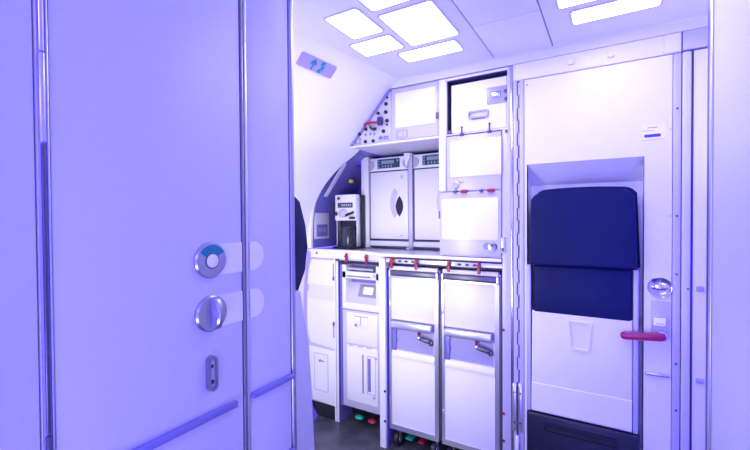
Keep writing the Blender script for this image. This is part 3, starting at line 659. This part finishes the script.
# ================================================================== CARTS
def trolley():
    x0, x1 = -1.116, -0.806; Y = F + 0.030; xc = (x0 + x1) / 2
    t = thing('galley_cart', (xc, Y + 0.35, 0.0), 'white galley cart with silver frame under the worktop, the left one of the two', 'cart', 'galley carts')
    link('body', MB().box(x0, x1, Y + 0.022, Y + 0.70, 0.105, 1.050, 0.004), ALU, t)
    link('top_rim', MB().box(x0 + 0.006, x1 - 0.006, Y - 0.004, Y + 0.03, 1.040, 1.064, 0.005), WHITE, t)
    link('top_handle', MB().box(x0 + 0.012, x1 - 0.012, Y - 0.014, Y + 0.02, 1.008, 1.038, 0.006), DARKMETAL, t)
    for q0 in (x0 + 0.002, x1 - 0.016):
        link('handle_end', MB().box(q0, q0 + 0.014, Y - 0.012, Y + 0.02, 1.000, 1.040, 0.003), ALU, t)
    dr = link('door', MB().ring([(x0 + 0.002, 0.112), (x1 - 0.002, 0.112), (x1 - 0.002, 1.006), (x0 + 0.002, 1.006)], [(x0 + 0.016, 0.140), (x1 - 0.024, 0.140), (x1 - 0.024, 0.996), (x0 + 0.016, 0.996)], 'y', Y - 0.004, Y + 0.024), ALU, t)
    link('upper_panel', MB().box(x0 + 0.016, x1 - 0.024, Y + 0.001, Y + 0.02, 0.755, 0.996, 0.002), WHITE, dr)
    link('lower_panel', MB().box(x0 + 0.016, x1 - 0.024, Y + 0.001, Y + 0.02, 0.140, 0.545, 0.002), WHITE, dr)
    link('recess_back', MB().box(x0 + 0.016, x1 - 0.024, Y + 0.016, Y + 0.021, 0.545, 0.755), CARTREC, dr)
    lipp = [(Y - 0.006, 0.548), (Y + 0.004, 0.572), (Y + 0.016, 0.575), (Y + 0.016, 0.535), (Y - 0.004, 0.535)]
    link('recess_lip', MB().prism(lipp, 'x', x0 + 0.018, x1 - 0.026), WHITE, dr)
    link('recess_side', MB().prism([(x0 + 0.016, 0.56), (x0 + 0.044, 0.572), (x0 + 0.038, 0.60), (x0 + 0.046, 0.63), (x0 + 0.038, 0.66), (x0 + 0.044, 0.70), (x0 + 0.016, 0.71)], 'y', Y + 0.006, Y + 0.018, 0.002), STRIP, dr)
    link('recess_side', MB().prism([(x1 - 0.024, 0.56), (x1 - 0.036, 0.572), (x1 - 0.032, 0.60), (x1 - 0.038, 0.64), (x1 - 0.032, 0.70), (x1 - 0.024, 0.71)], 'y', Y + 0.006, Y + 0.018, 0.002), FRAME, dr)
    link('door_handle', MB().box(x0 + 0.022, x1 - 0.036, Y - 0.026, Y + 0.004, 0.706, 0.748, 0.008, 3), ALU, dr)
    la = link('door_latch', MB().cyl((x1 - 0.108, Y - 0.010, 0.668), (x1 - 0.050, Y - 0.010, 0.656), 0.0125, seg=18, b=0.003), DARKMETAL, dr)
    link('latch_cap', MB().cyl((x1 - 0.122, Y - 0.010, 0.671), (x1 - 0.1085, Y - 0.010, 0.668), 0.011, seg=18, b=0.002), STEEL, la)
    link('latch_strap', MB().box(x1 - 0.122, x1 - 0.117, Y - 0.014, Y + 0.010, 0.680, 0.708), RED, la)
    link('latch_tail', MB().box(x1 - 0.056, x1 - 0.036, Y - 0.012, Y + 0.014, 0.635, 0.660, 0.004), DARKMETAL, la)
    link('door_hinge', MB().box(x0 + 0.004, x0 + 0.013, Y - 0.010, Y - 0.002, 0.26, 0.30, 0.002).box(x0 + 0.004, x0 + 0.013, Y - 0.010, Y - 0.002, 0.82, 0.86, 0.002), ALU, dr)
    for x_ in (x0 + 0.040, x1 - 0.040):
        for y_ in (Y + 0.035, Y + 0.62):
            c_ = link('caster', MB().cyl((x_ - 0.014, y_, 0.046), (x_ + 0.014, y_, 0.046), 0.045, seg=24, b=0.006), BLACK, t)
            link('caster_hub', MB().cyl((x_ - 0.017, y_, 0.046), (x_ + 0.017, y_, 0.046), 0.022, seg=16).box(x_ + 0.0145, x_ + 0.018, y_ - 0.014, y_ + 0.014, 0.046, 0.108), ALU, c_)
    link('brake_pedal', MB().box(xc - 0.070, xc - 0.025, Y + 0.03, Y + 0.09, 0.050, 0.062, 0.004), GREEN, t)
    link('release_pedal', MB().box(xc + 0.010, xc + 0.045, Y + 0.03, Y + 0.09, 0.050, 0.062, 0.004), RED, t)
    return t
tr = trolley()
t2 = copy_tree(tr); t2.location.x += 0.325
t2['label'] = 'white galley cart with silver frame under the worktop, the right one beside the aft door'

# ================================================================== WASTE CABINET
wc = thing('waste_cabinet', (-1.36, S + 0.2, 0.0), 'white waste cabinet with a tilted display panel between the closet and the carts', 'cabinet')
a0, a1 = -1.503, -1.226
link('carcass', MB().box(a0 - 0.020, a0 - 0.004, S + 0.002, S + 0.40, 0.118, 1.046, 0.002).box(a0 - 0.004, a1 + 0.02, S + 0.10, S + 0.40, 0.118, 1.046), NICHE_SHADE, wc)
up_ = link('upper_unit', MB().box(a0, a1, S - 0.002, S + 0.10, 0.757, 0.800, 0.003).box(a0, a0 + 0.030, S - 0.002, S + 0.10, 0.80, 1.042, 0.002).box(a1 - 0.022, a1, S - 0.002, S + 0.10, 0.80, 1.042, 0.002).box(a0, a1, S - 0.002, S + 0.05, 0.955, 1.000, 0.003), WHITE, wc)
link('tilted_panel', MB().prism([(S - 0.002, 0.800), (S + 0.055, 0.925), (S + 0.07, 0.925), (S + 0.07, 0.80)], 'x', a0 + 0.030, a1 - 0.022), FRAME, up_)
link('inner_dark', MB().box(a0 + 0.031, a1 - 0.023, S + 0.07, S + 0.09, 0.80, 1.042), STRIP, up_)
link('slot', MB().box(a0 + 0.034, a1 - 0.060, S - 0.006, S - 0.001, 0.966, 0.976, 0.002), GREYP, up_)
link('top_tray', MB().box(a0 + 0.034, a1 - 0.050, S + 0.010, S + 0.06, 1.008, 1.024, 0.003), GREY, up_)
link('round_lock', MB().cyl((a1 - 0.034, S - 0.006, 0.982), (a1 - 0.034, S + 0.0, 0.982), 0.013, seg=20, b=0.002), FRAME, up_)
def tilt(mb, off):
    for v in mb.bm.verts:
        c = v.co.copy(); tt = (c.z - 0.80)
        v.co = Vector((c.x, S - 0.002 + tt * 0.057 / 0.125 + (c.y - off), c.z))
    return mb
dsp = link('display_frame', tilt(MB().box(-1.392, -1.258, -0.006, 0.002, 0.842, 0.915, 0.002), 0), GREYP, up_)
link('display', tilt(MB().box(-1.358, -1.286, -0.009, -0.004, 0.858, 0.902, 0.002), 0), PLATE, dsp)
link('seam', MB().box(a0, a1, S + 0.001, S + 0.02, 0.750, 0.757), GREYP, wc)
ldr = link('lower_door', MB().box(a0, a1, S, S + 0.02, 0.124, 0.750, 0.003), FRAME, wc)
link('door_panel', MB().box(a0 + 0.035, a1 - 0.012, S - 0.004, S + 0.001, 0.540, 0.738, 0.002).box(a0 + 0.035, a1 - 0.012, S - 0.004, S + 0.001, 0.170, 0.530, 0.002), WHITE, ldr)
lpz = link('latch_plate', MB().prism(rr(-1.408, -1.305, 0.648, 0.720, 0.004), 'y', S - 0.007, S - 0.003, 0.001), WHITE, ldr)
link('latch_outline', MB().box(-1.408, -1.305, S - 0.0085, S - 0.006, 0.717, 0.7205).box(-1.360, -1.356, S - 0.0085, S - 0.006, 0.665, 0.720), GREYP, lpz)
link('lock', MB().cyl((-1.395, S - 0.012, 0.662), (-1.395, S - 0.006, 0.662), 0.009, seg=14), GREYP, lpz)
for x_ in (-1.430, -1.365, -1.300):
    link('vent_mark', MB().prism(rr(x_ - 0.020, x_ + 0.020, 0.524, 0.538, 0.006), 'y', S - 0.008, S - 0.003, 0.001), FRAME, ldr)
link('slot_handle', MB().box(-1.350, -1.340, S - 0.007, S - 0.003, 0.235, 0.480), GREYP, ldr)
sh = link('slot_handle', MB().box(-1.308, -1.288, S - 0.007, S - 0.003, 0.255, 0.462), STRIP, ldr)
link('handle_rim', MB().ring(rr(-1.316, -1.252, 0.238, 0.480, 0.004), rr(-1.311, -1.257, 0.244, 0.474, 0.003), 'y', S - 0.0065, S - 0.003), FRAME, sh)
link('door_lock', MB().cyl((-1.262, S - 0.010, 0.225), (-1.262, S - 0.003, 0.225), 0.009, seg=14).cyl((-1.250, S - 0.010, 0.470), (-1.250, S - 0.003, 0.470), 0.007, seg=14), GREY, ldr)
link('toe_board', MB().box(a0 - 0.02, a1 + 0.06, S + 0.16, S + 0.17, 0.0, 0.118), BLACK, wc)
for x_, m_ in ((-1.385, GREEN), (-1.288, RED)):
    pd = link('foot_pedal', MB().ball((x_, S + 0.010, 0.066), 0.030, 10, (1, 0.8, 0.42)), m_, wc)
    link('pedal_arm', MB().box(x_ - 0.008, x_ + 0.008, S + 0.02, S + 0.16, 0.056, 0.070, 0.003), BLACK, pd)

# ================================================================== CLOSET at far left
cs = thing('closet', (-1.67, S + 0.2, 0.0), 'tall white lower cabinet with a curved left edge, against the side lining', 'cabinet')
el = smoothp([(-1.765, 1.078), (-1.792, 0.98), (-1.806, 0.80), (-1.805, 0.55), (-1.795, 0.35), (-1.770, 0.095)], 4)
link('body', MB().prism(el + [(-1.556, 0.095), (-1.556, 1.078)], 'y', S + 0.004, S + 0.40), FRAME, cs)
cdl = smoothp([(-1.752, 1.066), (-1.780, 0.97), (-1.793, 0.80), (-1.790, 0.60), (-1.765, 0.495)], 4)
cd = link('upper_door', MB().prism(cdl + [(-1.566, 0.480), (-1.566, 1.066)], 'y', S - 0.006, S + 0.005, 0.002), WHITE, cs)
link('door_band', MB().prism([(-1.788, 0.900), (-1.567, 0.893), (-1.567, 0.793), (-1.790, 0.800)], 'y', S - 0.0075, S - 0.005), mat('cream band', (0.74, 0.73, 0.73), 0.4), cd)
link('door_notch', MB().box(-1.790, -1.778, S - 0.010, S - 0.005, 0.850, 0.892, 0.002), GREY, cd)
for z_ in (0.945, 0.645):
    link('hinge_catch', MB().box(-1.576, -1.563, S - 0.012, S - 0.004, z_ - 0.012, z_ + 0.014, 0.003).box(-1.571, -1.567, S - 0.009, S - 0.004, z_ + 0.014 if z_ > 0.8 else z_ - 0.09, z_ + 0.10 if z_ > 0.8 else z_ - 0.012), DARKMETAL, cd)
lw = link('lower_front', MB().prism(smoothp([(-1.782, 0.470), (-1.775, 0.36), (-1.752, 0.110)], 4) + [(-1.566, 0.098), (-1.566, 0.465)], 'y', S - 0.006, S + 0.005, 0.002), WHITE, cs)
ac = link('access_door', MB().ring(rr(-1.738, -1.618, 0.178, 0.434, 0.004), rr(-1.732, -1.624, 0.184, 0.428, 0.003), 'y', S - 0.008, S - 0.005), FRAME, lw)
link('access_panel', MB().prism(rr(-1.732, -1.624, 0.184, 0.428, 0.003), 'y', S - 0.0072, S - 0.005), WHITE, ac)
link('turn_catch', MB().prism(circ(-1.684, 0.385, 0.009, 14), 'y', S - 0.014, S - 0.007).box(-1.684, -1.652, S - 0.011, S - 0.007, 0.380, 0.388, 0.001), GREYP, ac)
link('kick_board', MB().prism([(-1.775, 0.20), (-1.770, 0.092), (-1.556, 0.092), (-1.556, 0.0), (-1.72, 0.0), (-1.76, 0.05), (-1.795, 0.20)], 'y', S + 0.006, S + 0.38), BLACK, cs)
link('post_edge', MB().box(-1.566, -1.556, S - 0.004, S + 0.006, 0.0, 1.078), WHITE, cs)

for o in bpy.data.objects:
    if '_o' in o: del o['_o']
